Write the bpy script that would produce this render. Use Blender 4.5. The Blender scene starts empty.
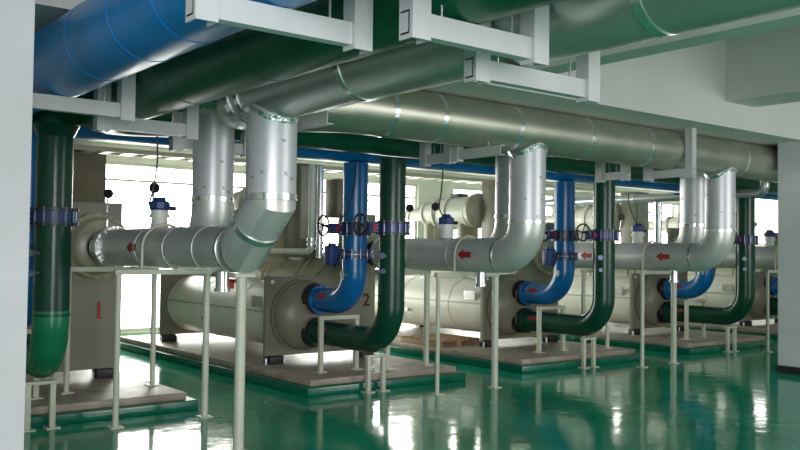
import bpy, bmesh, math, random
from mathutils import Vector, Matrix
random.seed(7)
S = bpy.context.scene
COL = S.collection
PI = math.pi

# ------------------------------------------------------------------ materials
def mat(name, col, rough=0.5, metal=0.0, var=0.12, scale=6.0, bump=0.0, bscale=40.0, coat=0.0, spec=0.5, stretch=(1, 1, 1), dirt=None, dirt_amt=0.0, rvar=0.0, dscale=None, dlo=0.48, dhi=0.72):
    m = bpy.data.materials.new(name); m.use_nodes = True
    nt = m.node_tree; N = nt.nodes; L = nt.links
    b = N['Principled BSDF']
    tc = N.new('ShaderNodeTexCoord'); mp = N.new('ShaderNodeMapping')
    mp.inputs['Scale'].default_value = stretch
    L.new(tc.outputs['Object'], mp.inputs['Vector'])
    nz = N.new('ShaderNodeTexNoise'); nz.inputs['Scale'].default_value = scale
    nz.inputs['Detail'].default_value = 6
    L.new(mp.outputs['Vector'], nz.inputs['Vector'])
    rp = N.new('ShaderNodeValToRGB')
    lo = [c * (1 - var) for c in col]; hi = [min(1, c * (1 + var)) for c in col]
    rp.color_ramp.elements[0].position = 0.3; rp.color_ramp.elements[1].position = 0.7
    rp.color_ramp.elements[0].color = (*lo, 1); rp.color_ramp.elements[1].color = (*hi, 1)
    L.new(nz.outputs['Fac'], rp.inputs['Fac'])
    out = rp.outputs['Color']
    if dirt:
        n2 = N.new('ShaderNodeTexNoise'); n2.inputs['Scale'].default_value = dscale or scale * 0.45; n2.inputs['Detail'].default_value = 9 if not dscale else 2
        L.new(tc.outputs['Object'], n2.inputs['Vector'])
        r2 = N.new('ShaderNodeValToRGB'); r2.color_ramp.elements[0].position = dlo; r2.color_ramp.elements[1].position = dhi
        r2.color_ramp.elements[0].color = (0, 0, 0, 1); r2.color_ramp.elements[1].color = (dirt_amt,) * 3 + (1,)
        L.new(n2.outputs['Fac'], r2.inputs['Fac'])
        mx = N.new('ShaderNodeMix'); mx.data_type = 'RGBA'
        L.new(r2.outputs['Color'], mx.inputs['Factor']); L.new(out, mx.inputs['A'])
        mx.inputs['B'].default_value = (*dirt, 1)
        out = mx.outputs['Result']
    L.new(out, b.inputs['Base Color'])
    b.inputs['Roughness'].default_value = rough
    if rvar:
        mr = N.new('ShaderNodeMapRange'); mr.inputs['To Min'].default_value = max(0, rough - rvar); mr.inputs['To Max'].default_value = rough + rvar
        L.new(nz.outputs['Fac'], mr.inputs['Value']); L.new(mr.outputs['Result'], b.inputs['Roughness'])
    b.inputs['Metallic'].default_value = metal
    b.inputs['Specular IOR Level'].default_value = spec
    b.inputs['Coat Weight'].default_value = coat
    b.inputs['Coat Roughness'].default_value = 0.08
    if bump:
        n3 = N.new('ShaderNodeTexNoise'); n3.inputs['Scale'].default_value = bscale; n3.inputs['Detail'].default_value = 4
        L.new(mp.outputs['Vector'], n3.inputs['Vector'])
        bp = N.new('ShaderNodeBump'); bp.inputs['Strength'].default_value = bump; bp.inputs['Distance'].default_value = 0.02
        L.new(n3.outputs['Fac'], bp.inputs['Height']); L.new(bp.outputs['Normal'], b.inputs['Normal'])
    return m

M = {}
M['floor'] = mat('wet_green_epoxy', (0.010, 0.37, 0.215), 0.09, var=0.22, scale=0.9, bump=0.18, bscale=3.4, spec=0.36, rvar=0.05)
M['kerb'] = mat('green_kerb_paint', (0.004, 0.12, 0.07), 0.18, var=0.2, scale=5, bump=0.06, bscale=25)
M['slab'] = mat('damp_concrete', (0.36, 0.30, 0.25), 0.38, var=0.22, scale=5, bump=0.25, bscale=50, dirt=(0.18, 0.13, 0.10), dirt_amt=0.6)
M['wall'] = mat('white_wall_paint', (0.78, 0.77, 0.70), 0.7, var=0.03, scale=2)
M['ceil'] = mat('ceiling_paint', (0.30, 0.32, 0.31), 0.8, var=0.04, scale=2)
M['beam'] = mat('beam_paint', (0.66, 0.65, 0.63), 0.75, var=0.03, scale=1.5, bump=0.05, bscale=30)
M['column'] = mat('column_paint', (0.66, 0.67, 0.68), 0.65, var=0.04, scale=3, bump=0.08, bscale=25, dirt=(0.45, 0.45, 0.44), dirt_amt=0.4)
M['base'] = mat('dark_skirting', (0.025, 0.025, 0.024), 0.4)
M['blue'] = mat('blue_header_lit_paint', (0.004, 0.20, 0.55), 0.30, spec=0.4, var=0.12, scale=4, bump=0.04, bscale=18, rvar=0.06)  # blue brightened in colour to stand for light on the header's underside
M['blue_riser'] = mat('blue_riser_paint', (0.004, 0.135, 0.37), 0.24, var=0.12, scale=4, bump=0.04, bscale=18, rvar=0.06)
M['green'] = mat('dark_green_gloss_paint', (0.005, 0.055, 0.030), 0.24, spec=0.35, var=0.18, scale=4, bump=0.04, bscale=18, rvar=0.06)
M['green_head'] = mat('dark_green_header_paint', (0.006, 0.095, 0.050), 0.36, spec=0.35, var=0.2, scale=3, bump=0.05, bscale=14, rvar=0.08)
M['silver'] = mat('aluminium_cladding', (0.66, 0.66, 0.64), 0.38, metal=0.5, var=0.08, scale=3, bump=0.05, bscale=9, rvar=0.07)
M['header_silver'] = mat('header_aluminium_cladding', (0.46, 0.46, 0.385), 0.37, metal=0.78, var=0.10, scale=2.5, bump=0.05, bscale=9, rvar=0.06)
M['green_light'] = mat('lighter_green_paint', (0.012, 0.20, 0.09), 0.25, var=0.12, scale=5)  # lighter green for the lower elbow of the leftmost green riser
M['brown'] = mat('brown_grey_cladding', (0.20, 0.165, 0.12), 0.6, var=0.08, scale=3)
M['column_near'] = mat('near_column_darkened', (0.47, 0.46, 0.475), 0.7, var=0.05, scale=2.5, bump=0.08, bscale=25, dirt=(0.33, 0.33, 0.33), dirt_amt=0.45)  # column colour darkened to offset the strong front light it catches
M['header_near'] = mat('near_header_cladding_lit', (0.56, 0.57, 0.53), 0.34, metal=0.75, var=0.08, scale=2.5, bump=0.05, bscale=9, rvar=0.06)  # lighter copy of the header cladding, light on the near run painted in
M['zinc'] = mat('riser_aluminium_sheet', (0.66, 0.66, 0.70), 0.38, metal=0.35, var=0.06, scale=3, bump=0.05, bscale=12, rvar=0.08, stretch=(1, 1, 3), dirt=(0.20, 0.20, 0.21), dirt_amt=0.7, dscale=9, dlo=0.70, dhi=0.73)
M['foil'] = mat('crinkled_foil', (0.78, 0.79, 0.80), 0.16, metal=0.95, var=0.1, scale=10, bump=0.6, bscale=22)
M['band'] = mat('bright_strap', (0.82, 0.83, 0.82), 0.18, metal=0.9, var=0.1, scale=12)
M['hanger'] = mat('white_painted_channel', (0.56, 0.545, 0.555), 0.5, var=0.05, scale=4, bump=0.03, bscale=30, dirt=(0.45, 0.42, 0.40), dirt_amt=0.3)
M['stand'] = mat('cream_painted_steel', (0.56, 0.57, 0.46), 0.4, var=0.06, scale=5)
M['olive'] = mat('olive_machine_paint', (0.20, 0.19, 0.13), 0.4, var=0.08, scale=3, bump=0.03, bscale=30)
M['shell'] = mat('pale_cream_insulation', (0.72, 0.71, 0.61), 0.36, var=0.05, scale=3, bump=0.03, bscale=15)
M['cream'] = mat('cream_machine_paint', (0.42, 0.41, 0.28), 0.32, var=0.06, scale=4)
M['black'] = mat('black_rubber', (0.012, 0.012, 0.013), 0.45, var=0.2, scale=10)
M['darkiron'] = mat('dark_flange_iron', (0.025, 0.028, 0.04), 0.4, var=0.2, scale=9)
M['valveblue'] = mat('valve_blue_enamel', (0.018, 0.045, 0.17), 0.3, var=0.15, scale=8)
M['capblue'] = mat('actuator_blue_plastic', (0.02, 0.05, 0.19), 0.4, var=0.1, scale=8)
M['white'] = mat('white_enamel', (0.75, 0.75, 0.72), 0.35, var=0.04, scale=6)
M['steel'] = mat('galvanised_steel', (0.62, 0.63, 0.64), 0.26, metal=0.8, var=0.08, scale=10)
M['bolt'] = mat('valve_bolts', (0.20, 0.23, 0.34), 0.35, metal=0.4, var=0.2, scale=20)
M['red'] = mat('red_sticker', (0.36, 0.012, 0.014), 0.5, var=0.08, scale=20)
M['darkred'] = mat('dark_red_stencil', (0.07, 0.008, 0.010), 0.6, var=0.1, scale=20)
M['wood'] = mat('rough_pallet_wood', (0.34, 0.21, 0.11), 0.7, var=0.3, scale=6, stretch=(1, 6, 6), bump=0.2)
M['frame'] = mat('window_frame_paint', (0.70, 0.69, 0.60), 0.5, var=0.03)
M['tray'] = mat('cable_ladder_zinc', (0.50, 0.48, 0.40), 0.45, metal=0.3, var=0.06)
def glass():
    m = bpy.data.materials.new('frosted_pane'); m.use_nodes = True
    nt = m.node_tree; N = nt.nodes; L = nt.links
    for n in list(N):
        if n.type == 'BSDF_PRINCIPLED': N.remove(n)
    out = N['Material Output']
    nz = N.new('ShaderNodeTexNoise'); nz.inputs['Scale'].default_value = 3
    mr = N.new('ShaderNodeMapRange'); mr.inputs['To Min'].default_value = 0.06; mr.inputs['To Max'].default_value = 0.10
    L.new(nz.outputs['Fac'], mr.inputs['Value'])
    t = N.new('ShaderNodeBsdfTransparent'); t.inputs['Color'].default_value = (0.97, 0.98, 0.96, 1)
    g = N.new('ShaderNodeBsdfGlossy'); g.inputs['Roughness'].default_value = 0.05
    mx = N.new('ShaderNodeMixShader')
    L.new(mr.outputs['Result'], mx.inputs['Fac']); L.new(t.outputs[0], mx.inputs[1]); L.new(g.outputs[0], mx.inputs[2])
    L.new(mx.outputs[0], out.inputs['Surface'])
    return m
M['glass'] = glass()

# ------------------------------------------------------------------ mesh helpers
def frame_of(d):
    d = Vector(d).normalized()
    a = Vector((0, 0, 1)) if abs(d.z) < 0.9 else Vector((1, 0, 0))
    u = d.cross(a).normalized(); v = d.cross(u).normalized()
    return d, u, v

def box(bm, x0, x1, y0, y1, z0, z1, bev=0.0):
    vs = [bm.verts.new((x, y, z)) for z in (z0, z1) for y in (y0, y1) for x in (x0, x1)]
    fs = [bm.faces.new([vs[i] for i in f]) for f in ((0, 2, 3, 1), (4, 5, 7, 6), (0, 1, 5, 4), (2, 6, 7, 3), (0, 4, 6, 2), (1, 3, 7, 5))]
    if bev:
        es = {e for f in fs for e in f.edges}
        bmesh.ops.bevel(bm, geom=list(es), offset=bev, segments=2, affect='EDGES', profile=0.5)

def lathe(bm, p, d, prof, seg=32, caps=True):
    """revolve (t, r) pairs about the axis p + t*d"""
    d, u, v = frame_of(d); p = Vector(p); rings = []
    for t, r in prof:
        c = p + d * t
        rings.append([bm.verts.new(c + (u * math.cos(2 * PI * k / seg) + v * math.sin(2 * PI * k / seg)) * max(r, 1e-4)) for k in range(seg)])
    for a, b in zip(rings, rings[1:]):
        for k in range(seg):
            bm.faces.new((a[k], a[(k + 1) % seg], b[(k + 1) % seg], b[k]))
    if caps:
        bm.faces.new(rings[0][::-1]); bm.faces.new(rings[-1])

def cyl(bm, a, b, r, seg=24):
    a = Vector(a); b = Vector(b)
    lathe(bm, a, b - a, [(0, r), ((b - a).length, r)], seg)

def tube(bm, pts, r, seg=32, caps=True):
    """sweep a circle of radius r (or one radius per point) along pts; corners are mitred"""
    pts = [Vector(p) for p in pts]; n = len(pts)
    rs = r if isinstance(r, (list, tuple)) else [r] * n
    dirs = [(pts[i + 1] - pts[i]).normalized() for i in range(n - 1)]
    _, u, v = frame_of(dirs[0]); prev = dirs[0]; rings = []
    for i in range(n):
        din = dirs[max(0, i - 1)]; dout = dirs[min(n - 2, i)]
        if i > 0 and din.angle(prev) > 1e-6:
            q = prev.rotation_difference(din); u = q @ u; v = q @ v; prev = din
        t = (din + dout)
        t = t.normalized() if t.length > 1e-6 else din
        ring = []
        for k in range(seg):
            a = 2 * PI * k / seg
            o = (u * math.cos(a) + v * math.sin(a)) * rs[i]
            den = din.dot(t)
            o = o - din * (o.dot(t) / den) if abs(den) > 1e-3 else o
            ring.append(bm.verts.new(pts[i] + o))
        rings.append(ring)
    for a, b in zip(rings, rings[1:]):
        for k in range(seg):
            bm.faces.new((a[k], a[(k + 1) % seg], b[(k + 1) % seg], b[k]))
    if caps:
        bm.faces.new(rings[0][::-1]); bm.faces.new(rings[-1])

def fillet(pts, rad, n=10):
    pts = [Vector(p) for p in pts]; out = [pts[0]]
    for i in range(1, len(pts) - 1):
        a = (pts[i - 1] - pts[i]).normalized(); b = (pts[i + 1] - pts[i]).normalized()
        ang = a.angle(b); rr = rad[i - 1] if isinstance(rad, (list, tuple)) else rad
        tl = rr / math.tan(ang / 2)
        c = pts[i] + (a + b).normalized() * (rr / math.sin(ang / 2))
        s = pts[i] + a * tl - c; e = pts[i] + b * tl - c
        tot = s.angle(e); ax = s.cross(e).normalized()
        for k in range(n + 1):
            out.append(c + Matrix.Rotation(tot * k / n, 3, ax) @ s)
    out.append(pts[-1]); return out

def smooth_curve(pts, n=8):
    """Catmull-Rom through pts"""
    P = [Vector(p) for p in pts]; P = [P[0] * 2 - P[1]] + P + [P[-1] * 2 - P[-2]]; out = []
    for i in range(1, len(P) - 2):
        for k in range(n):
            t = k / n
            out.append(0.5 * ((2 * P[i]) + (P[i + 1] - P[i - 1]) * t + (2 * P[i - 1] - 5 * P[i] + 4 * P[i + 1] - P[i + 2]) * t * t + (3 * P[i] - P[i - 1] - 3 * P[i + 1] + P[i + 2]) * t ** 3))
    out.append(P[-2]); return out

def ring_band(bm, p, d, r, w, h=0.012, seg=36):
    """a raised band around a pipe of radius r, width w"""
    lathe(bm, Vector(p) - Vector(d).normalized() * w / 2, d, [(0, r - 0.004), (0.0, r + h), (w, r + h), (w, r - 0.004)], seg, caps=False)

def bolts(bm, p, d, rad, n, r=0.014, l=0.05):
    d, u, v = frame_of(d); p = Vector(p)
    for k in range(n):
        a = 2 * PI * (k + 0.5) / n
        c = p + (u * math.cos(a) + v * math.sin(a)) * rad
        lathe(bm, c - d * l / 2, d, [(0, r), (l, r)], 6)

def torus(bm, c, axis, R, r, seg=28, ms=8):
    d, u, v = frame_of(axis); c = Vector(c); rings = []
    for k in range(seg):
        a = 2 * PI * k / seg; e = u * math.cos(a) + v * math.sin(a)
        rings.append([bm.verts.new(c + e * (R + r * math.cos(2 * PI * j / ms)) + d * r * math.sin(2 * PI * j / ms)) for j in range(ms)])
    for k in range(seg):
        A, B = rings[k], rings[(k + 1) % seg]
        for j in range(ms):
            bm.faces.new((A[j], A[(j + 1) % ms], B[(j + 1) % ms], B[j]))

def prism(bm, outline, y0, y1, bev=0.0):
    """outline in (x, z) extruded along y"""
    a = [bm.verts.new((x, y0, z)) for x, z in outline]; b = [bm.verts.new((x, y1, z)) for x, z in outline]
    n = len(outline); fs = [bm.faces.new(a), bm.faces.new(b[::-1])]
    for i in range(n): fs.append(bm.faces.new((a[i], b[i], b[(i + 1) % n], a[(i + 1) % n])))
    if bev:
        bmesh.ops.bevel(bm, geom=list({e for f in fs for e in f.edges}), offset=bev, segments=1, affect='EDGES')

def arrow(bm, p, d, nrm, r, length, width, rev=False):
    """flat arrow wrapped on the outside of a pipe: axis d through p, centred where nrm points"""
    d = Vector(d).normalized() * (-1 if rev else 1); nrm = Vector(nrm).normalized(); side = d.cross(nrm); p = Vector(p)
    def pt(s, t):
        a = t / r
        return p + d * s + (nrm * math.cos(a) + side * math.sin(a)) * (r + 0.004)
    L2 = length / 2; hd = length * 0.42; ns = 6
    def strip(f0, f1):
        prev = None
        for k in range(ns + 1):
            t0 = -1 + 2 * k / ns
            row = (bm.verts.new(pt(*f0(t0))), bm.verts.new(pt(*f1(t0))))
            if prev: bm.faces.new((prev[0], prev[1], row[1], row[0]))
            prev = row
    strip(lambda t: (-L2, t * width * 0.25), lambda t: (L2 - hd, t * width * 0.25))
    strip(lambda t: (L2 - hd, t * width * 0.5), lambda t: (L2 - hd + hd * (1 - abs(t)), t * width * 0.5))

def finish(bm, name, m, parent=None, smooth=35):
    bmesh.ops.recalc_face_normals(bm, faces=bm.faces)
    me = bpy.data.meshes.new(name); bm.to_mesh(me); bm.free()
    if smooth:
        me.polygons.foreach_set('use_smooth', [True] * len(me.polygons))
        me.set_sharp_from_angle(angle=math.radians(smooth))
    me.materials.append(m)
    o = bpy.data.objects.new(name, me); COL.objects.link(o)
    if parent: o.parent = parent
    return o

def part(name, m, parent, fn, smooth=35):
    bm = bmesh.new(); fn(bm); return finish(bm, name, m, parent, smooth)

def tag(o, label, cat, group=None, kind=None):
    o['label'] = label; o['category'] = cat
    if group: o['group'] = group
    if kind: o['kind'] = kind
    return o

def thing(name, label, cat, loc=(0, 0, 0), group=None):
    o = bpy.data.objects.new(name, None); COL.objects.link(o); o.location = loc
    o.empty_display_size = 0.1
    return tag(o, label, cat, group)

def dup(root, loc, label, group=None):
    r = root.copy(); COL.objects.link(r); r.location = loc; r['label'] = label
    if group: r['group'] = group
    for ch in list(root.children):
        c = ch.copy(); COL.objects.link(c); c.parent = r
        for g in list(ch.children):
            e = g.copy(); COL.objects.link(e); e.parent = c
    return r

def struct(name, m, fn, smooth=0, parent=None):
    o = part(name, m, parent, fn, smooth); o['kind'] = 'structure'; return o

ORD = ['leftmost', 'second from the left', 'third from the left', 'fourth from the left', 'last on the right']

# ------------------------------------------------------------------ the setting
XL, XR, YN, YF, ZC = -5.0, 23.0, -6.0, 15.0, 4.25
struct('floor', M['floor'], lambda bm: box(bm, XL, XR, YN, YF + .2, -0.2, 0))
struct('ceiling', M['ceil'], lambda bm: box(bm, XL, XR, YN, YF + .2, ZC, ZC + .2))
WIN = [(5.08, 8.3, 0.12, 3.12), (9.2, 12.36, 0.12, 3.12), (13.4, 16.9, 0.9, 3.12), (19.0, 22.4, 1.2, 3.12)]
def far_wall(bm):
    x = XL
    for a, b, z0, z1 in WIN:
        box(bm, x, a, YF, YF + .2, 0, ZC)
        box(bm, a, b, YF, YF + .2, 0, z0); box(bm, a, b, YF, YF + .2, z1, ZC)
        x = b
    box(bm, x, XR, YF, YF + .2, 0, ZC)
struct('wall_back', M['wall'], far_wall)
RW = (10.2, 13.4, 1.9, 3.3)
def right_wall(bm):
    a, b, z0, z1 = RW
    box(bm, XR, XR + .2, YN, a, 0, ZC); box(bm, XR, XR + .2, b, YF, 0, ZC)
    box(bm, XR, XR + .2, a, b, 0, z0); box(bm, XR, XR + .2, a, b, z1, ZC)
struct('wall_right', M['wall'], right_wall)
struct('wall_left', M['wall'], lambda bm: box(bm, XL - .2, XL, YN, YF, 0, ZC))
for i, (a, b, z0, z1) in enumerate(WIN):
    def fr(bm):
        t = 0.06
        box(bm, a, b, YF + .04, YF + .12, z0, z0 + t); box(bm, a, b, YF + .04, YF + .12, z1 - t, z1)
        box(bm, a, b, YF + .05, YF + .11, z1 - .34, z1 - .30)
        n = 1
        for k in range(n + 1):
            x = a + (b - a - t) * k / n
            box(bm, x, x + t, YF + .04, YF + .12, z0 + t, z1 - t)
    w = struct('window_%d' % (i + 1), M['frame'], fr)
    struct('window_pane', M['glass'], lambda bm: box(bm, a + .01, b - .01, YF + .075, YF + .085, z0 + .01, z1 - .01), parent=w)
a, b, z0, z1 = RW
def fr(bm):
    t = .06
    box(bm, XR + .05, XR + .11, a, b, z0, z0 + t); box(bm, XR + .05, XR + .11, a, b, z1 - t, z1)
    for k in range(3):
        y = a + (b - a - t) * k / 2; box(bm, XR + .05, XR + .11, y, y + t, z0 + t, z1 - t)
w = struct('window_5', M['frame'], fr)
struct('window_pane', M['glass'], lambda bm: box(bm, XR + .075, XR + .085, a + .01, b - .01, z0 + .01, z1 - .01), parent=w)
struct('baseboard_back', M['frame'], lambda bm: box(bm, XL, XR, YF - .03, YF - .001, 0, .11))
# concrete frame
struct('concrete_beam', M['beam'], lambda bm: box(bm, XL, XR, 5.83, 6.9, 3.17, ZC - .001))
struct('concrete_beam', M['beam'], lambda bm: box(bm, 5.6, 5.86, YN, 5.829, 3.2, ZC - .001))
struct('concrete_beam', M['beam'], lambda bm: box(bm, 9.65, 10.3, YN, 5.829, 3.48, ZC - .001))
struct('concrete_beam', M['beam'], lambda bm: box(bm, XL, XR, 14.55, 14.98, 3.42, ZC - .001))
struct('concrete_column', M['column_near'], lambda bm: box(bm, 0.46, 1.06, 3.9, 4.5, 0.0, ZC - .001))
struct('concrete_column', M['column'], lambda bm: box(bm, 11.57, 12.2, 5.6, 6.2, 0.1, 3.169))
struct('concrete_column', M['brown'], lambda bm: box(bm, 4.35, 5.04, 14.2, 14.97, 0.0, 3.14))
struct('trim_1', M['base'], lambda bm: box(bm, 11.55, 12.22, 5.58, 6.22, 0.0, 0.1))

# ------------------------------------------------------------------ plinths
X0 = [2.45, 6.00, 9.74, 13.40, 17.05]
PL = [(0.55, 3.84), (5.12, 7.45), (8.46, 11.1), (12.3, 14.9), (15.95, 18.6)]
PLW = ['partly behind the white column', 'under the machine marked 2', 'carrying a wooden pallet', 'left of the white far column', 'behind the white far column']
for i, (a, b) in enumerate(PL):
    yf = 8.06; yb = 14.0
    t = thing('plinth', 'low concrete machine plinth with green painted kerb, %s' % PLW[i], 'plinth', ((a + b) / 2, (yf + yb) / 2, 0), 'machine plinths on the green floor')
    hw = (b - a) / 2; hd = (yb - yf) / 2
    part('kerb', M['kerb'], t, lambda bm: box(bm, -hw, hw, -hd, hd, 0, 0.1, 0.012))
    part('slab', M['slab'], t, lambda bm: box(bm, -hw + .09, hw - .09, -hd + .09, hd - .09, 0.1, 0.17, 0.008))

# ------------------------------------------------------------------ chillers
PZ = 0.17
def make_chiller():
    t = thing('chiller', '', 'chiller', (X0[0], 9.6, PZ), 'olive and cream water chillers on the plinths')
    def z(v): return v - PZ
    out = [(-.56, z(.27)), (1.14, z(.27)), (1.14, z(2.10)), (.56, z(2.10)), (.56, z(1.62)), (.2, z(1.26)), (-.56, z(1.26))]
    part('tube_sheet', M['olive'], t, lambda bm: prism(bm, out, -.03, .03, .006), 25)
    part('tube_sheet', M['olive'], t, lambda bm: prism(bm, out[:3][:2] + [(1.14, z(1.6)), (.3, z(1.6)), (.1, z(1.26)), (-.56, z(1.26))], 3.2, 3.26, .006), 25)
    def shell(bm):
        lathe(bm, (-.03, .03, z(.755)), (0, 1, 0), [(0, .43), (3.17, .43)], 48)
        for y in (0.9, 2.1): ring_band(bm, (-.03, y, z(.755)), (0, 1, 0), .43, .05, .006, 48)
    cs = part('condenser_shell', M['shell'], t, shell)
    part('seam_strip', M['cream'], cs, lambda bm: box(bm, -.468, -.458, .03, 3.2, z(.80), z(.825)))
    part('name_plate', M['steel'], cs, lambda bm: box(bm, -.472, -.455, .25, .5, z(.86), z(1.0)))
    part('vent_plug', M['steel'], cs, lambda bm: cyl(bm, (-.44, 1.9, z(.62)), (-.5, 1.9, z(.62)), .025, 10))
    def dome(bm):
        R = .45
        prof = [(0, R + .02), (.05, R + .02), (.05, R)] + [(.05 + .24 * math.sin(a), R * (0.18 + .82 * math.cos(a)) if a < 1.45 else .05) for a in [k * PI / 20 for k in range(10)]]
        lathe(bm, (-.03, -.03, z(.77)), (0, -1, 0), prof, 48)
        bolts(bm, (-.03, -.08, z(.77)), (0, 1, 0), R + .005, 24, .014, .03)
    wb = part('water_box', M['olive'], t, dome)
    part('nozzle', M['olive'], wb, lambda bm: cyl(bm, (0, -.1, z(.985)), (0, -.30, z(.985)), .135))
    part('nozzle', M['olive'], wb, lambda bm: cyl(bm, (0, -.1, z(.575)), (0, -.30, z(.575)), .135))
    def evap(bm):
        lathe(bm, (.72, .03, z(1.14)), (0, 1, 0), [(0, .42), (3.17, .42)], 48)
        for y in (.6, .75, 1.5, 1.65, 2.5): ring_band(bm, (.72, y, z(1.14)), (0, 1, 0), .42, .05, .015, 48)
    part('evaporator_shell', M['cream'], t, evap)
    def nbox(bm):
        lathe(bm, (.86, -.03, z(1.62)), (0, -1, 0), [(0, .36), (.05, .36), (.07, .32), (.16, .28), (.2, .2), (.2, .12)], 40)
    nb = part('chilled_water_box', M['cream'], t, nbox)
    part('bolt_ring', M['darkiron'], nb, lambda bm: bolts(bm, (.86, -.07, z(1.62)), (0, 1, 0), .34, 20, .012, .04))
    # compressor line on top
    def volute(bm):
        lathe(bm, (.3, .86, z(2.3)), (0, 1, 0), [(0, .16), (.04, .26), (.12, .30), (.22, .28), (.28, .24)], 36)
        tube(bm, fillet([(.42, 1.0, z(2.25)), (.62, 1.0, z(2.1)), (.72, 1.0, z(1.5))], .12, 6), .12, 20)
    cp = part('compressor', M['cream'], t, volute)
    def motor(bm):
        lathe(bm, (.3, 1.1, z(2.28)), (0, 1, 0), [(0, .27), (.45, .27), (.45, .295), (.52, .295), (.52, .255), (.8, .24), (.8, .27), (.87, .27), (.87, .21), (1.15, .18), (1.15, .21), (1.22, .21), (1.22, .12), (1.75, .11)], 36)
    mo = part('motor', M['shell'], t, motor)
    part('terminal_box', M['darkiron'], mo, lambda bm: box(bm, .2, .4, 1.35, 1.6, z(2.52), z(2.6), .01))
    part('motor_cradle', M['cream'], t, lambda bm: box(bm, .1, .5, 1.2, 1.3, z(1.4), z(2.08), .01))
    part('motor_cradle', M['cream'], t, lambda bm: box(bm, .12, .48, 2.1, 2.2, z(1.4), z(2.1), .01))
    cb = part('control_cabinet', M['olive'], t, lambda bm: box(bm, .2, .58, .45, .82, z(1.5), z(2.78), .01))
    part('cabinet_door', M['cream'], cb, lambda bm: box(bm, .22, .56, .435, .452, z(1.75), z(2.74), .004))
    for x in (-.42, .98):
        for y in (0, 3.23):
            f = part('foot', M['black'], t, lambda bm: (box(bm, x - .1, x + .1, y - .09, y + .09, .0, .10, .008)))
            for q in (-.13, .13): part('foot_bolt', M['steel'], f, lambda bm: cyl(bm, (x + q, y - .04, 0), (x + q, y - .04, .075), .016, 8))
    part('lifting_hole', M['white'], t, lambda bm: cyl(bm, (-.47, -.028, z(1.2)), (-.47, -.034, z(1.2)), .025, 16))
    return t
CHL = ['olive chiller end marked with a red number 1, behind the leftmost green riser',
       'olive and cream chiller marked with a dark number 2, on the middle plinth',
       'cream chiller on the plinth with the wooden pallet, long pale shell',
       'olive chiller on the fourth plinth, left of the white far column',
       'olive chiller half hidden behind the white far column']
c0 = make_chiller(); c0['label'] = CHL[0]
CH = [c0] + [dup(c0, (X0[i], 9.6, PZ), CHL[i]) for i in range(1, 5)]
def number(ch, s, m, x, zc, size):
    cu = bpy.data.curves.new('painted_number', 'FONT'); cu.body = s; cu.size = size; cu.extrude = 0.002; cu.align_x = 'CENTER'; cu.align_y = 'CENTER'
    cu.offset = 0.004
    tmp = bpy.data.objects.new('tmp_number', cu); COL.objects.link(tmp)
    bpy.context.view_layer.update()
    me = bpy.data.meshes.new_from_object(tmp.evaluated_get(bpy.context.evaluated_depsgraph_get()))
    bpy.data.objects.remove(tmp); bpy.data.curves.remove(cu)
    if s == '1':
        bm = bmesh.new(); bm.from_mesh(me)
        box(bm, -.10 * size, .20 * size, -.36 * size, -.315 * size, -.002, .002); bm.to_mesh(me); bm.free()
    me.materials.clear(); me.materials.append(m)
    o = bpy.data.objects.new('painted_number', me); COL.objects.link(o); o.parent = ch
    o.location = (x, -.036, zc - PZ); o.rotation_euler = (PI / 2, 0, 0)
    o['label'] = 'painted number %s' % s
number(CH[0], '1', M['red'], .90, .91, .25)
number(CH[1], '2', M['darkred'], .99, .93, .24)
def side_box(bm): box(bm, .78, 1.05, .4, .7, 2.06 - PZ, 2.6 - PZ, .01)
part('relay_box', M['olive'], CH[1], side_box)

# ------------------------------------------------------------------ overhead headers
HZ = 2.88
def header(name, label, m, xh, yh, r, xend, erad, nel, bands_y, bands_x, bm_mat, bw=0.03, bh=0.003, ynear=-4.5, zy=2.87, rise=0.0, m2=None):
    t = thing(name, label, 'pipe', (xh, yh, zy))
    def L(x, y, dz=0): return (x - xh, y - yh, dz)
    pth = fillet([L(xh, ynear), L(xh, yh), L(xh + 1.2, yh, rise)], erad, nel)
    part('pipe_run', m2 or m, t, lambda bm: tube(bm, pth[:-1], r, 48))
    part('pipe_run', m, t, lambda bm: tube(bm, [pth[-2], pth[-1], L(xend, yh, rise)], r, 48))
    for y in bands_y: part('band', bm_mat, t, lambda bm: ring_band(bm, L(xh, y), (0, 1, 0), r, bw, bh, 48))
    for x in bands_x: part('band', bm_mat, t, lambda bm: ring_band(bm, L(x, yh, rise), (1, 0, 0), r, bw, bh, 48))
    return t
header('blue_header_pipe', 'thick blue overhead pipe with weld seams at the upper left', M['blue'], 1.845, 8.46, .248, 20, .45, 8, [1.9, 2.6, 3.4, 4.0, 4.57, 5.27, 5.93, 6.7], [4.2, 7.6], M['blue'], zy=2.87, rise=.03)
header('green_header_pipe', 'thick dark green overhead pipe between the blue and silver ones', M['green_head'], 2.575, 7.74, .242, 20, .42, 8, [2.1, 3.3, 4.5, 5.6, 6.8], [4.6, 8.0], M['green_head'], zy=2.845, rise=.07)
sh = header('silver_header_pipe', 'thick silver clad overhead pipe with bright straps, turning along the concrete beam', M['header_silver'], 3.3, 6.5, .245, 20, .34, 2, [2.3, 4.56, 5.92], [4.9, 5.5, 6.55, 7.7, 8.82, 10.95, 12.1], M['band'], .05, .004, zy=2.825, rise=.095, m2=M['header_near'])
part('band', M['band'], sh, lambda bm: ring_band(bm, (0, -.42, 0), (0, 1, 0), .245, .06, .006, 48))
def crumple(bm):
    rr = random.Random(3)
    prof = [(0, .2455)] + [(.05 + k * .035, .252 + rr.uniform(0, .02)) for k in range(8)] + [(.36, .2455)]
    lathe(bm, (0, 1.05 - 6.5, 0), (0, 1, 0), prof, 48, caps=False)
part('foil_wrap', M['foil'], sh, crumple)
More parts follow.
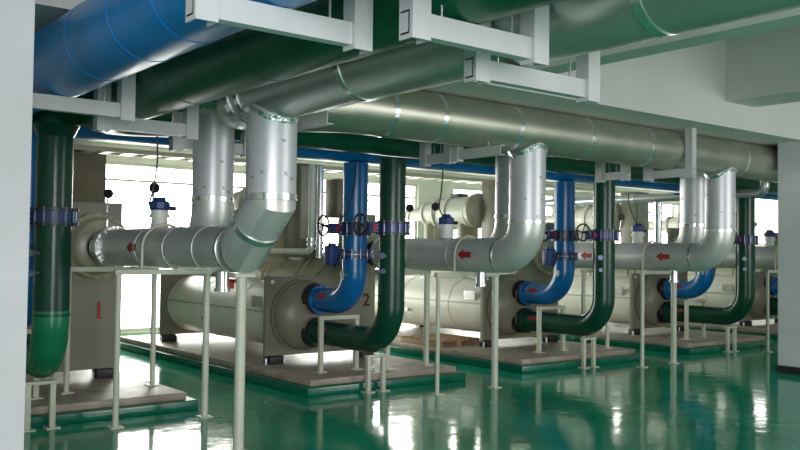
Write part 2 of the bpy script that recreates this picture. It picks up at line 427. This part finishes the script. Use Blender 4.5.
t = thing('silver_return_header', 'second silver overhead pipe hidden close behind the front silver one', 'pipe', (3.75, 7.27, 3.0))
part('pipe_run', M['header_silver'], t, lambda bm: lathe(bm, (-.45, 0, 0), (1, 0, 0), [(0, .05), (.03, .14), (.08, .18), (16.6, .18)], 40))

# ------------------------------------------------------------------ water risers (blue and green)
RISW = ['beside the white near column', 'of the machine marked 2', 'of the machine with the pallet', 'left of the white far column', 'behind the white far column']
def riser(kind, i):
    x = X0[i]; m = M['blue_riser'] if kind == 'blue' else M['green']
    Y, zc, er = (8.46, .985, .38) if kind == 'blue' else (7.74, .575, .42)
    r = .15
    dx = .15 if i == 0 else 0.0
    x = x - dx
    t = thing(kind + '_riser_pipe', '%s vertical pipe with an elbow into the chiller, %s' % ('bright blue' if kind == 'blue' else 'dark green', RISW[i]), 'pipe', (x, Y, 0), kind + ' risers in front of the chillers')
    yend = 9.22 - Y
    path = fillet([(0, 0, HZ - .235), (0, 0, zc), (dx, yend, zc)], er, 12)
    if kind == 'green' and i == 0:
        part('pipe_run', m, t, lambda bm: tube(bm, [path[0], path[1] + Vector((0, 0, .06))], r, 36))
        part('elbow', M['green_light'], t, lambda bm: tube(bm, [path[1] + Vector((0, 0, .06))] + path[1:], r + .001, 36))
        part('top_elbow', m, t, lambda bm: tube(bm, fillet([(0, 0, 2.55), (0, 0, 2.84), (.28, -.5, 2.84)], .2, 8), [.15, .19] + [.2] * 9, 32))
    else:
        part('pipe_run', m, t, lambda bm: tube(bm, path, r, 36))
    for zz in ((1.36, 2.2) if kind == 'blue' else (1.02, 1.45, 2.25)): part('weld_seam', m, t, lambda bm: ring_band(bm, (0, 0, zz), (0, 0, 1), r, .02, .005))
    fl = part('flange', m, t, lambda bm: (lathe(bm, (dx, yend - .06, zc), (0, 1, 0), [(0, .182), (.03, .182)], 36), bolts(bm, (dx, yend - .04, zc), (0, 1, 0), .166, 12, .010, .07)))
    part('rubber_joint', M['black'], t, lambda bm: lathe(bm, (dx, yend - .03, zc), (0, 1, 0), [(0, .19), (.03, .19), (.04, .15), (.07, .18), (.1, .15), (.108, .20), (.135, .20)], 32))
    part('arrow_sticker', M['red'], t, lambda bm: arrow(bm, (0, yend - .26, zc), (0, 1, 0), (-.85, -.1, .35), r, .22, .10, rev=(kind == 'blue')))
    if kind == 'green':
        part('sensor_pocket', M['bolt'], t, lambda bm: (cyl(bm, (-.12, -.06, 1.55), (-.22, -.10, 1.55), .018, 10), lathe(bm, (-.20, -.10, 1.55), (-.8, -.6, 0), [(0, .035), (.03, .035)], 16)))
        part('sensor_pocket', M['bolt'], t, lambda bm: (cyl(bm, (-.12, -.06, 1.38), (-.2, -.09, 1.38), .014, 10), lathe(bm, (-.18, -.09, 1.38), (-.8, -.6, 0), [(0, .028), (.03, .028)], 16)))
    else:
        part('drain_cock', M['steel'], t, lambda bm: (cyl(bm, (-.12, -.05, 1.32), (-.24, -.08, 1.32), .014, 10), box(bm, -.25, -.22, -.1, -.06, 1.27, 1.36)))
    return t
for i in range(5):
    riser('green', i); riser('blue', i)

# butterfly valves with gearbox and handwheel
def make_valve(r):
    t = thing('butterfly_valve', '', 'valve')
    rr = r + .012
    def hollow(bm, z0, z1, ro, ri):
        lathe(bm, (0, 0, z0), (0, 0, 1), [(0, ri), (0, ro), (z1 - z0, ro), (z1 - z0, ri), (0, ri)], 36, caps=False)
    part('body', M['valveblue'], t, lambda bm: (hollow(bm, -.045, .045, .185, r + .001)))
    part('flange', M['darkiron'], t, lambda bm: hollow(bm, .047, .075, .205, r + .001))
    part('flange', M['darkiron'], t, lambda bm: hollow(bm, -.075, -.047, .205, r + .001))
    part('bolt_ring', M['bolt'], t, lambda bm: bolts(bm, (0, 0, 0), (0, 0, 1), .196, 14, .010, .165))
    g = part('gearbox', M['valveblue'], t, lambda bm: (cyl(bm, (-.18, 0, 0), (-.27, 0, 0), .04, 16), box(bm, -.36, -.25, -.06, .06, -.06, .06, .012), cyl(bm, (-.30, -.02, .0), (-.30, -.08, 0), .045, 20)))
    part('position_dial', M['red'], g, lambda bm: cyl(bm, (-.30, -.081, 0), (-.30, -.09, 0), .035, 20))
    def wheel(bm):
        torus(bm, (-.45, 0, .03), (1, 0, 0), .115, .012)
        for k in range(4):
            a = k * PI / 2 + .3
            cyl(bm, (-.45, 0, .03), (-.45, .115 * math.cos(a), .03 + .115 * math.sin(a)), .008, 8)
        cyl(bm, (-.34, 0, .03), (-.47, 0, .03), .016, 12)
    part('handwheel', M['black'], t, wheel)
    return t
def make_motor_valve(r):
    t = thing('motorised_valve', '', 'valve')
    def hollow(bm, z0, z1, ro, ri):
        lathe(bm, (0, 0, z0), (0, 0, 1), [(0, ri), (0, ro), (z1 - z0, ro), (z1 - z0, ri), (0, ri)], 36, caps=False)
    part('body', M['darkiron'], t, lambda bm: hollow(bm, -.03, .03, .178, r + .001))
    part('flange', M['valveblue'], t, lambda bm: hollow(bm, .032, .055, .2, r + .001))
    part('flange', M['valveblue'], t, lambda bm: hollow(bm, -.055, -.032, .2, r + .001))
    part('bolt_ring', M['bolt'], t, lambda bm: (hollow(bm, -.008, .008, .196, .186), bolts(bm, (0, 0, 0), (0, 0, 1), .192, 12, .009, .12)))
    part('stem', M['steel'], t, lambda bm: cyl(bm, (-.17, 0, 0), (-.27, 0, 0), .025, 14))
    a = part('actuator', M['capblue'], t, lambda bm: (box(bm, -.40, -.25, -.07, .07, -.13, .10, .02), cyl(bm, (-.325, 0, .09), (-.325, 0, .13), .05, 18)))
    part('cable_gland', M['black'], a, lambda bm: tube(bm, smooth_curve([(-.33, -.06, -.1), (-.36, -.12, -.16), (-.33, -.14, -.05), (-.25, -.1, .06)], 5), .008, 8))
    return t
vb = make_valve(.15); mv = make_motor_valve(.15); first = True
for i in range(5):
    for kind, Y in (('green', 7.74), ('blue', 8.46)):
        zc = 1.86
        lab = 'handwheel butterfly valve with blue body on the %s riser %s' % (kind, RISW[i])
        if first: vb.location = (X0[i] - .15, Y, zc); vb['label'] = lab; vb['group'] = 'butterfly valves on the risers'; first = False
        else: dup(vb, (X0[i] - (.15 if i == 0 else 0), Y, zc), lab)
    lab = 'valve with a blue motor box on the blue riser %s' % RISW[i]
    if i == 0: mv.location = (X0[i] - .15, 8.46, 1.56); mv['label'] = lab; mv['group'] = 'motorised valves on the blue risers'
    else: dup(mv, (X0[i], 8.46, 1.56), lab)

# ------------------------------------------------------------------ silver chilled-water pipes
XS = [3.29, 6.88, 10.62, 14.32]
XB = [3.665, 7.42, 11.18, 14.9]
SILW = ['at machine 1', 'at machine 2', 'at the pallet machine', 'behind the far green riser']
RS = .190; ZS = 1.605; ZS0 = 1.605
for i in range(4):
    ZS = 1.605 if i == 0 else 1.57
    RS = .190 if i == 0 else .197
    x = XS[i]
    Yv = 5.74 if i == 0 else 6.5
    er, ns = (.42, 8) if i == 0 else (.36, 8)
    t = thing('front_silver_pipe', 'front silver clad drop pipe bending level, %s' % SILW[i], 'pipe', (x, Yv, 0), 'front silver chilled water pipes')
    ztop = 2.72 if i == 0 else 2.82
    zb = 1.965 if i == 0 else ZS + er
    ye = (9.1 if i == 0 else 9.02) - Yv
    part('vertical_run', M['zinc'], t, lambda bm: tube(bm, [(0, 0, ztop), (0, 0, zb)], RS, 40))
    def elbow(bm):
        p = [(0, 0, zb + .05), (0, 0, zb), (0, er, ZS), (0, er + .05, ZS)] if i == 0 else fillet([(0, 0, zb + .002), (0, 0, ZS), (0, er + .002, ZS)], er, ns)
        tube(bm, p, RS, 40)
    part('elbow', M['silver'] if i else M['silver'], t, elbow)
    part('horizontal_run', M['silver'], t, lambda bm: tube(bm, [(0, er, ZS), (0, ye, ZS)], RS, 40))
    sa = math.atan2(zb - ZS, er)
    part('strap', M['band'], t, lambda bm: ring_band(bm, (0, 0, zb + (.03 if i == 0 else 0)), (0, 0, 1), RS, .05 if i == 0 else .03, .008))
    if i == 0:
        part('strap', M['band'], t, lambda bm: ring_band(bm, (0, er * .5, (zb + ZS) / 2), (0, math.cos(sa), -math.sin(sa)), RS, .05, .008))
    part('strap', M['band'], t, lambda bm: ring_band(bm, (0, er + (.12 if i == 0 else 0), ZS), (0, 1, 0), RS, .03, .006))
    for y in ((er + .55, er + 1.15, er + 1.8) if i == 0 else (er + .75, er + 1.5)):
        part('lap_joint', M['silver'], t, lambda bm: ring_band(bm, (0, y, ZS), (0, 1, 0), RS, .022, .005))
    # crumpled foil saddle under the header
    def saddle(bm):
        rr = random.Random(i); seg = 40; a0 = None
        for k in range(seg + 1):
            a = 2 * PI * k / seg
            cx, cy = math.cos(a), math.sin(a)
            off = cx if i == 0 else cy
            zz = ((2.825 if i == 0 else 2.92) - math.sqrt(max(0, .245 ** 2 - (RS * off) ** 2))) - .012 + rr.uniform(-.008, .01)
            rw = (bm.verts.new((cx * (RS + .006), cy * (RS + .006), zz - .04)), bm.verts.new((cx * (RS + .02), cy * (RS + .02), zz)))
            if a0: bm.faces.new((a0[0], a0[1], rw[1], rw[0]))
            a0 = rw
    part('foil_collar', M['foil'], t, saddle)
    def red(bm):
        lathe(bm, (0, ye - .001, ZS), (0, 1, 0), [(0, RS + .012), (.03, RS + .02), (.05, .15), (.12, .12), (.2, .12)], 36)
    part('reducer', M['foil'], t, red)
    if i == 0: part('end_collar', M['foil'], t, lambda bm: ring_band(bm, (0, ye - .12, ZS), (0, 1, 0), RS, .09, .03))
    part('flange', M['darkiron'], t, lambda bm: lathe(bm, (0, ye + .2, ZS), (0, 1, 0), [(0, .165), (.03, .165)], 30))
    ya = {0: [2.28], 1: [.78], 2: [.76, 2.12], 3: [.8]}[i]
    for y in ya: part('arrow_sticker', M['red'], t, lambda bm: arrow(bm, (0, y, ZS), (0, 1, 0), (-1, 0, .02), RS, .22, .13))
    part('drain_stub', M['steel'], t, lambda bm: (cyl(bm, (0, er + .35, ZS - RS + .02), (0, er + .35, ZS - RS - .14), .055, 20), cyl(bm, (0, er + .35, ZS - RS - .13), (0, er + .35, ZS - RS - .16), .065, 20)))
    if i == 0:
        part('drain_handle', M['red'], t, lambda bm: (box(bm, .05, .10, er + .33, er + .36, ZS - .33, ZS - .25), box(bm, .08, .1, er + .28, er + .36, ZS - .28, ZS - .25)))
    # the return pipe behind it
    xb = XB[i]; Yb = 7.48 if i == 0 else 7.26; dxr = .03 if i == 0 else 0
    t = thing('rear_silver_pipe', 'rear silver clad drop pipe, half hidden, %s' % SILW[i], 'pipe', (xb, Yb, 0), 'rear silver chilled water pipes')
    part('vertical_run', M['zinc'], t, lambda bm: tube(bm, [(0, 0, 2.86), (0, 0, ZS + .46)], RS, 40))
    part('elbow', M['silver'], t, lambda bm: tube(bm, fillet([(0, 0, ZS + .461), (0, 0, ZS), (dxr, .421, ZS)], .40, 8), RS, 40))
    part('horizontal_run', M['silver'], t, lambda bm: tube(bm, [(dxr, .42, ZS), (dxr, 1.72, ZS), (dxr, 1.80, ZS)], [RS, RS, .12], 40))
    part('strap', M['band'], t, lambda bm: ring_band(bm, (0, 0, ZS + .46), (0, 0, 1), RS, .04, .008))

# actuators and gauges on the silver pipes
def make_actuator():
    t = thing('pipe_actuator', '', 'valve actuator')
    part('neck', M['white'], t, lambda bm: lathe(bm, (0, 0, 0), (0, 0, 1), [(0, .085), (.06, .075), (.1, .07), (.1, .095), (.13, .095), (.13, .08), (.17, .08)], 28))
    part('cap', M['capblue'], t, lambda bm: lathe(bm, (0, 0, .17), (0, 0, 1), [(0, .085), (.015, .098), (.075, .095), (.09, .06), (.12, .05)], 10), 25)
    part('cable_gland', M['black'], t, lambda bm: cyl(bm, (.09, -.02, .19), (.15, -.03, .19), .02, 12))
    return t
act = make_actuator(); act['group'] = 'blue capped actuators on the silver pipes'
for i in range(4):
    lab = 'blue capped white actuator on the silver pipe %s' % SILW[i]
    loc = (XS[i], 7.82, (1.605 + .19 if i == 0 else 1.57 + .197) - .005)
    if i == 0: act.location = loc; act['label'] = lab
    else: dup(act, loc, lab)
def make_gauge():
    t = thing('pressure_gauge', '', 'gauge')
    part('stem', M['steel'], t, lambda bm: tube(bm, smooth_curve([(0, 0, -.005), (0, 0, .12), (.03, .01, .16), (.0, .02, .2), (0, 0, .34)], 5), .009, 10))
    d = part('dial_case', M['black'], t, lambda bm: lathe(bm, (.026, .02, .39), (-.8, -.6, 0), [(0, .046), (.005, .05), (.035, .05), (.04, .046)], 28))
    return t
ga = make_gauge(); ga['group'] = 'black pressure gauges on the silver pipes'
gl = [(0, 9.2, 'above the far end of'), (0, 7.97, 'beside the actuator on'), (1, 8.52, 'above the far end of'), (1, 8.02, 'beside the actuator on'), (2, 8.6, 'above the far end of'), (2, 8.12, 'beside the actuator on'), (3, 8.1, 'beside the actuator on')]
for k, (i, y, w) in enumerate(gl):
    lab = 'black gauge %s the silver pipe %s' % (w, SILW[i])
    loc = (XS[i], y, (1.605 + .19 if i == 0 else 1.57 + .197) - .006)
    if k == 0: ga.location = loc; ga['label'] = lab
    else: dup(ga, loc, lab)

# ------------------------------------------------------------------ pipe stands
def post(name, t, x, y, z0, z1, r=.028, round_=True):
    def f(bm):
        if round_: cyl(bm, (x, y, z0), (x, y, z1), r, 16)
        else: box(bm, x - r, x + r, y - r, y + r, z0, z1, .003)
    p = part(name, M['stand'], t, f)
    part('foot_plate', M['stand'], p, lambda bm: box(bm, x - .06, x + .06, y - .06, y + .06, z0, z0 + .012))
    return p
RS = .197
def goal(i, xa, xb, y, z0, ra, rb, label, strap=True):
    xm = (xa + xb) / 2; zs = 1.605 if i == 0 else 1.57; ZB = zs - (.190 if i == 0 else .197) - .006
    t = thing('pipe_stand', label, 'pipe stand', (xm, y, z0), 'cream goal post stands under the silver pipes')
    post('post', t, xa - xm, 0, 0, ZB - .05 - z0, ra); post('post', t, xb - xm, 0, 0, ZB - .05 - z0, rb)
    part('crossbar', M['stand'], t, lambda bm: box(bm, xa - xm - .04, xb - xm + .04, -.03, .03, ZB - .05 - z0, ZB - z0, .004))
    if strap:
        cx = XS[i] - xm
        def u(bm):
            pts = [(cx + (RS + .02) * math.cos(a), 0, zs - z0 + (RS + .02) * math.sin(a)) for a in [PI * k / 16 for k in range(17)]]
            tube(bm, [(cx + RS + .02, 0, ZB - z0)] + pts + [(cx - RS - .02, 0, ZB - z0)], .014, 10)
        part('clamp_strap', M['stand'], t, u)
goal(0, 2.86, 3.72, 7.68, 0, .028, .032, 'cream goal post stand across the nearest silver pipe, in front of plinth')
goal(1, 6.42, 7.32, 7.42, 0, .024, .040, 'cream goal post stand on the floor under the middle silver pipe')
goal(2, 10.40, 11.16, 7.58, 0, .028, .042, 'cream goal post stand on the floor under the right silver pipe')
goal(3, 13.85, 14.75, 7.6, 0, .028, .034, 'cream goal post stand nearest the white far column')
goal(0, 2.76, 3.64, 8.75, PZ, .028, .028, 'cream goal post stand standing on the plinth of machine 1', False)
goal(1, 6.46, 7.08, 8.4, PZ, .036, .036, 'cream goal post stand standing on the plinth of machine 2', False)
goal(2, 10.1, 10.66, 8.4, PZ, .03, .03, 'cream goal post stand standing on the plinth with the pallet', False)
ZB = 1.605 - .196
t = thing('single_pipe_post', 'single thick cream post right under the mitred silver elbow', 'pipe stand', (3.31, 6.22, 0))
post('post', t, 0, 0, 0, ZB - .03, .042)
part('saddle_plate', M['stand'], t, lambda bm: box(bm, -.09, .09, -.07, .07, ZB - .03, ZB + .0, .004))

# stands for the blue and green nozzles
for i in range(5):
    x = X0[i]
    t = thing('low_pipe_stand', 'low cream frame between blue and green elbows, %s' % RISW[i], 'pipe stand', (x - (.16 if i == 0 else 0), 8.6, PZ), 'low cream frames on the plinths')
    zt = .985 - .15 - PZ - .004
    for s in (-.37, .14): post('post', t, s, 0, 0, zt - .05, .026, False)
    part('crossbar', M['stand'], t, lambda bm: box(bm, -.40, .17, -.026, .026, zt - .05, zt, .004))
    t = thing('elbow_support', 'short white two legged support under the green elbow, %s' % RISW[i], 'pipe stand', (x - (.13 if i == 0 else 0), 7.98, 0), 'two legged supports under the green elbows')
    zt = .422
    for s in (-.13, .08): post('post', t, s, 0, 0, zt - .03, .024, False)
    part('crossbar', M['stand'], t, lambda bm: box(bm, -.17, .12, -.03, .03, zt - .03, zt, .004))

# ------------------------------------------------------------------ trapeze hangers
def channel(bm, a, b, h, w, up):
    """open C channel from a to b; back plate facing `up x dir`"""
    a = Vector(a); b = Vector(b); d = (b - a).normalized(); n = Vector(up); s = d.cross(n).normalized(); th = .008
    def slab_(s0, s1, n0, n1):
        vs = [bm.verts.new(p + s * ss + n * nn) for p in (a, b) for ss, nn in ((s0, n0), (s1, n0), (s1, n1), (s0, n1))]
        for f in ((0, 1, 2, 3), (4, 7, 6, 5), (0, 4, 5, 1), (1, 5, 6, 2), (2, 6, 7, 3), (3, 7, 4, 0)): bm.faces.new([vs[i] for i in f])
    slab_(0, th, th, h - th); slab_(0, w, 0, th); slab_(0, w, h - th, h)
ZT = 2.52
def trapeze(label, axis, a, b, c, legs=(1, 1), h=.1, z=ZT, top=ZC - .001):
    """beam along x (axis 'x', from a to b at y=c) or along y (at x=c)"""
    def pt(s, zz, o=0): return (s, c + o, zz) if axis == 'x' else (c + o, s, zz)
    m_ = (a + b) / 2
    t = thing('trapeze_hanger', label, 'hanger', (0, 0, 0), 'white channel trapeze hangers')
    def beam(bm):
        if axis == 'x': channel(bm, (b, c, z), (a, c, z), h, .06, (0, 0, 1)) 
        else: channel(bm, (c, a, z), (c, b, z), h, .06, (0, 0, 1))
    part('cross_channel', M['hanger'], t, beam, 0)
    for on, s, in_ in ((legs[0], a, 1), (legs[1], b, -1)):
        if not on: continue
        s2 = s + in_ * .1
        lo, hi = min(s, s2), max(s, s2)
        def leg(bm):
            o = -.012
            if axis == 'x':
                box(bm, lo, hi, c + o - .008, c + o, z - .02, top); box(bm, lo, lo + .008, c + o, c + .07, z - .02, top); box(bm, hi - .008, hi, c + o, c + .07, z - .02, top)
            else:
                box(bm, c - .02, c - .012, lo, hi, z - .02, top); box(bm, c - .012, c + .07, lo, lo + .008, z - .02, top); box(bm, c - .012, c + .07, hi - .008, hi, z - .02, top)
        l = part('leg', M['hanger'], t, leg, 0)
    for s in (a + .2, b - .2): part('stud', M['steel'], t, lambda bm: cyl(bm, pt(s, z + .09, .03), pt(s, z + .2, .03), .006, 8))
    return t
trapeze('near white trapeze hanger under the blue overhead pipe', 'x', 1.45, 2.31, 3.16)
trapeze('near white trapeze hanger under the dark green overhead pipe', 'x', 2.225, 3.05, 2.77, z=2.50)
trapeze('near grey white trapeze hanger under the silver overhead pipe', 'x', 2.95, 3.91, 3.16, z=2.475)
trapeze('far trapeze hanger under the blue overhead pipe, beside the near column', 'x', 1.35, 2.32, 6.0)
trapeze('far trapeze hanger under the dark green overhead pipe, above the bright window', 'x', 2.225, 3.04, 6.5, z=2.50)
trapeze('short trapeze hanger left of the rear silver drop pipe, lower than the others', 'x', 3.27, 4.1, 7.52)
trapeze('short channel under the silver pipe, right of the nearest drop pipe', 'y', 5.55, 6.2, 3.66, (0, 1), z=2.57, top=3.17)
trapeze('trapeze hanger under the silver cross pipe, left of the middle drop pipes', 'y', 6.15, 6.87, 6.12, (0, 1), z=2.575, top=3.17)
trapeze('trapeze hanger under the rear silver cross pipe, left of the middle drop pipes', 'y', 6.98, 7.49, 6.2, z=2.575)
trapeze('trapeze hanger under the silver cross pipe, left of the right drop pipes', 'y', 6.15, 6.87, 9.45, z=2.575, top=3.17)
trapeze('trapeze hanger under the rear silver cross pipe, left of the right drop pipes', 'y', 6.98, 7.49, 9.25, z=2.575)

# ------------------------------------------------------------------ small services
t = thing('thin_cream_pipe', 'thin cream pipe running level and rising left of the blue riser of machine 2', 'pipe', (6.03, 9.2, 0))
part('pipe_run', M['shell'], t, lambda bm: tube(bm, fillet([(0, 3.2, 1.585), (0, .27, 1.585), (0, .27, 2.7)], .08, 5), .042, 18))
for zz in (1.68, 1.74): part('joint', M['steel'], t, lambda bm: ring_band(bm, (0, .27, zz), (0, 0, 1), .042, .04, .012, 18))
part('joint', M['steel'], t, lambda bm: ring_band(bm, (0, 1.4, 1.585), (0, 1, 0), .042, .04, .012, 18))
t = thing('thin_silver_pipe', 'thin silver pipe standing upright just left of the blue riser of machine 2', 'pipe', (6.17, 9.22, 0))
part('pipe_run', M['steel'], t, lambda bm: tube(bm, [(0, .27, 1.5), (0, .27, 2.7)], .042, 18))
for zz in (1.62, 1.7): part('joint', M['steel'], t, lambda bm: ring_band(bm, (0, .27, zz), (0, 0, 1), .042, .04, .012, 18))
t = thing('galvanised_pipe', 'shiny galvanised pipe running level behind the right drop pipes, turned up at its end', 'pipe', (12.5, 7, 0))
part('pipe_run', M['steel'], t, lambda bm: tube(bm, fillet([(0, 6.5, 2.56), (0, -.1, 2.56), (0, -.1, 3.17)], .12, 6), .07, 22))
for y in (1.3, 2.3, 3.6): part('coupling', M['band'], t, lambda bm: ring_band(bm, (0, y, 2.56), (0, 1, 0), .07, .10, .012, 22))
part('coupling', M['band'], t, lambda bm: ring_band(bm, (0, -.1, 2.76), (0, 0, 1), .07, .05, .012, 22))
t = thing('vertical_galvanised_pipe', 'upright shiny galvanised pipe left of the right drop pipes', 'pipe', (12.5, 8.8, 0))
part('pipe_run', M['steel'], t, lambda bm: tube(bm, fillet([(0, 0, 2.49), (0, 0, 1.62), (0, 4, 1.62), (0, 4, .17)], .12, 6), .065, 22))
part('coupling', M['band'], t, lambda bm: ring_band(bm, (0, 0, 2.45), (0, 0, 1), .065, .06, .01, 22))
t = thing('cable_ladder', 'pale cable ladder along the top of the bright windows', 'cable tray', (0, 14.3, 3.2))
part('side_rail', M['tray'], t, lambda bm: box(bm, 4.4, 22, -.22, -.2, -.03, .05))
part('side_rail', M['tray'], t, lambda bm: box(bm, 4.4, 22, .2, .22, -.03, .05))
for k in range(41): part('rung', M['tray'], t, lambda bm: box(bm, 4.5 + .42 * k, 4.7 + .42 * k, -.2, .2, -.03, -.012))
tag(part('hanging_cable', M['black'], None, lambda bm: tube(bm, smooth_curve([(2.87, 6.9, 2.53), (2.875, 6.9, 2.35), (2.87, 6.92, 2.2), (2.85, 6.94, 2.05), (2.82, 6.93, 1.96)], 6), .008, 8)), 'black cable end dangling in front of the bright window', 'cable')
tag(part('hanging_cable', M['black'], None, lambda bm: tube(bm, smooth_curve([(5.88, 8.29, 2.66), (5.86, 8.28, 2.4), (5.80, 8.27, 2.2), (5.75, 8.28, 2.05), (5.70, 8.40, 1.93)], 6), .008, 8)), 'black cable hanging down the blue riser of machine 2', 'cable')
tag(part('hanging_cable', M['black'], None, lambda bm: tube(bm, smooth_curve([(6.5, 7.45, 2.53), (6.52, 7.5, 2.3), (6.6, 7.62, 2.1), (6.82, 7.76, 2.0), (6.93, 7.79, 1.985)], 6), .008, 8)), 'black cable reaching the actuator on the middle silver pipe', 'cable')
tag(part('hanging_cable', M['black'], None, lambda bm: tube(bm, smooth_curve([(10.9, 8.2, 2.53), (10.85, 8.15, 2.35), (10.75, 8.0, 2.15), (10.7, 7.85, 2.0)], 6), .008, 8)), 'black cable reaching the actuator on the right silver pipe', 'cable')
# pallet
t = thing('wooden_pallet', 'worn wooden pallet lying on the plinth beneath the pale chiller shell', 'pallet', (9.0, 10.35, PZ))
for x in (-.38, 0, .38):
    part('runner', M['wood'], t, lambda bm: box(bm, x - .045, x + .045, -.45, .45, 0, .075, .003))
for k in range(6):
    y = -.45 + k * .16
    part('deck_board', M['wood'], t, lambda bm: box(bm, -.43, .43, y, y + .1, .075, .097, .003))

# ------------------------------------------------------------------ light
def area(name, loc, rot, sx, sy, power, col=(1, 1, 1)):
    l = bpy.data.lights.new(name, 'AREA'); l.shape = 'RECTANGLE'; l.size = sx; l.size_y = sy; l.energy = power; l.color = col
    o = bpy.data.objects.new(name, l); COL.objects.link(o); o.location = loc; o.rotation_euler = rot; o.visible_camera = True; return o
for a, b, z0, z1 in WIN:
    area('daylight', ((a + b) / 2, YF + .5, (z0 + z1) / 2), (-PI / 2, 0, 0), b - a + .6, z1 - z0 + .5, 130 * (b - a) * (z1 - z0) / 3, (1, .99, .95))
a, b, z0, z1 = RW
area('daylight', (XR + .5, (a + b) / 2, (z0 + z1) / 2), (0, PI / 2, 0), z1 - z0 + .5, b - a + .5, 110, (1, .98, .97))
# unseen fill lamps added behind the viewer, no windows stand there
area('front_fill', (-1.5, -5.0, 2.2), (PI / 2 - .02, 0, -.5), 6, 3.2, 640, (.98, .97, 1))
area('side_fill', (12, -5.0, 2.2), (PI / 2, 0, .2), 6, 2.5, 300, (1, .98, .94))
W = bpy.data.worlds.new('World'); S.world = W; W.use_nodes = True
bg = W.node_tree.nodes['Background']; bg.inputs['Color'].default_value = (.93, .97, 1, 1); bg.inputs['Strength'].default_value = 0.6

# ------------------------------------------------------------------ camera
cam = bpy.data.cameras.new('camera'); co = bpy.data.objects.new('camera', cam); COL.objects.link(co)
Xc = (0.7844348663333464, -0.02852038481407136, 0.6195551049992585)
Yc = (-0.620089138513574, -0.016246876991622024, 0.7843631169844189)
Zc = (0.01230450234990568, 0.9994611681491565, 0.03042979763069047)
right = Vector((Xc[0], Yc[0], Zc[0])); up = Vector((Xc[1], Yc[1], Zc[1])); fw = Vector((Xc[2], Yc[2], Zc[2]))
R = Matrix((right, up, -fw)).transposed()
co.matrix_world = Matrix.Translation((0, 0, 1.6)) @ R.to_4x4()
cam.sensor_width = 36; cam.lens = 869 / 800 * 36; cam.clip_start = 0.05
S.camera = co
S.view_settings.view_transform = 'Standard'; S.view_settings.look = 'None'; S.view_settings.exposure = 0.2
S.cycles.use_denoising = True
S.cycles.max_bounces = 8; S.cycles.sample_clamp_indirect = 6
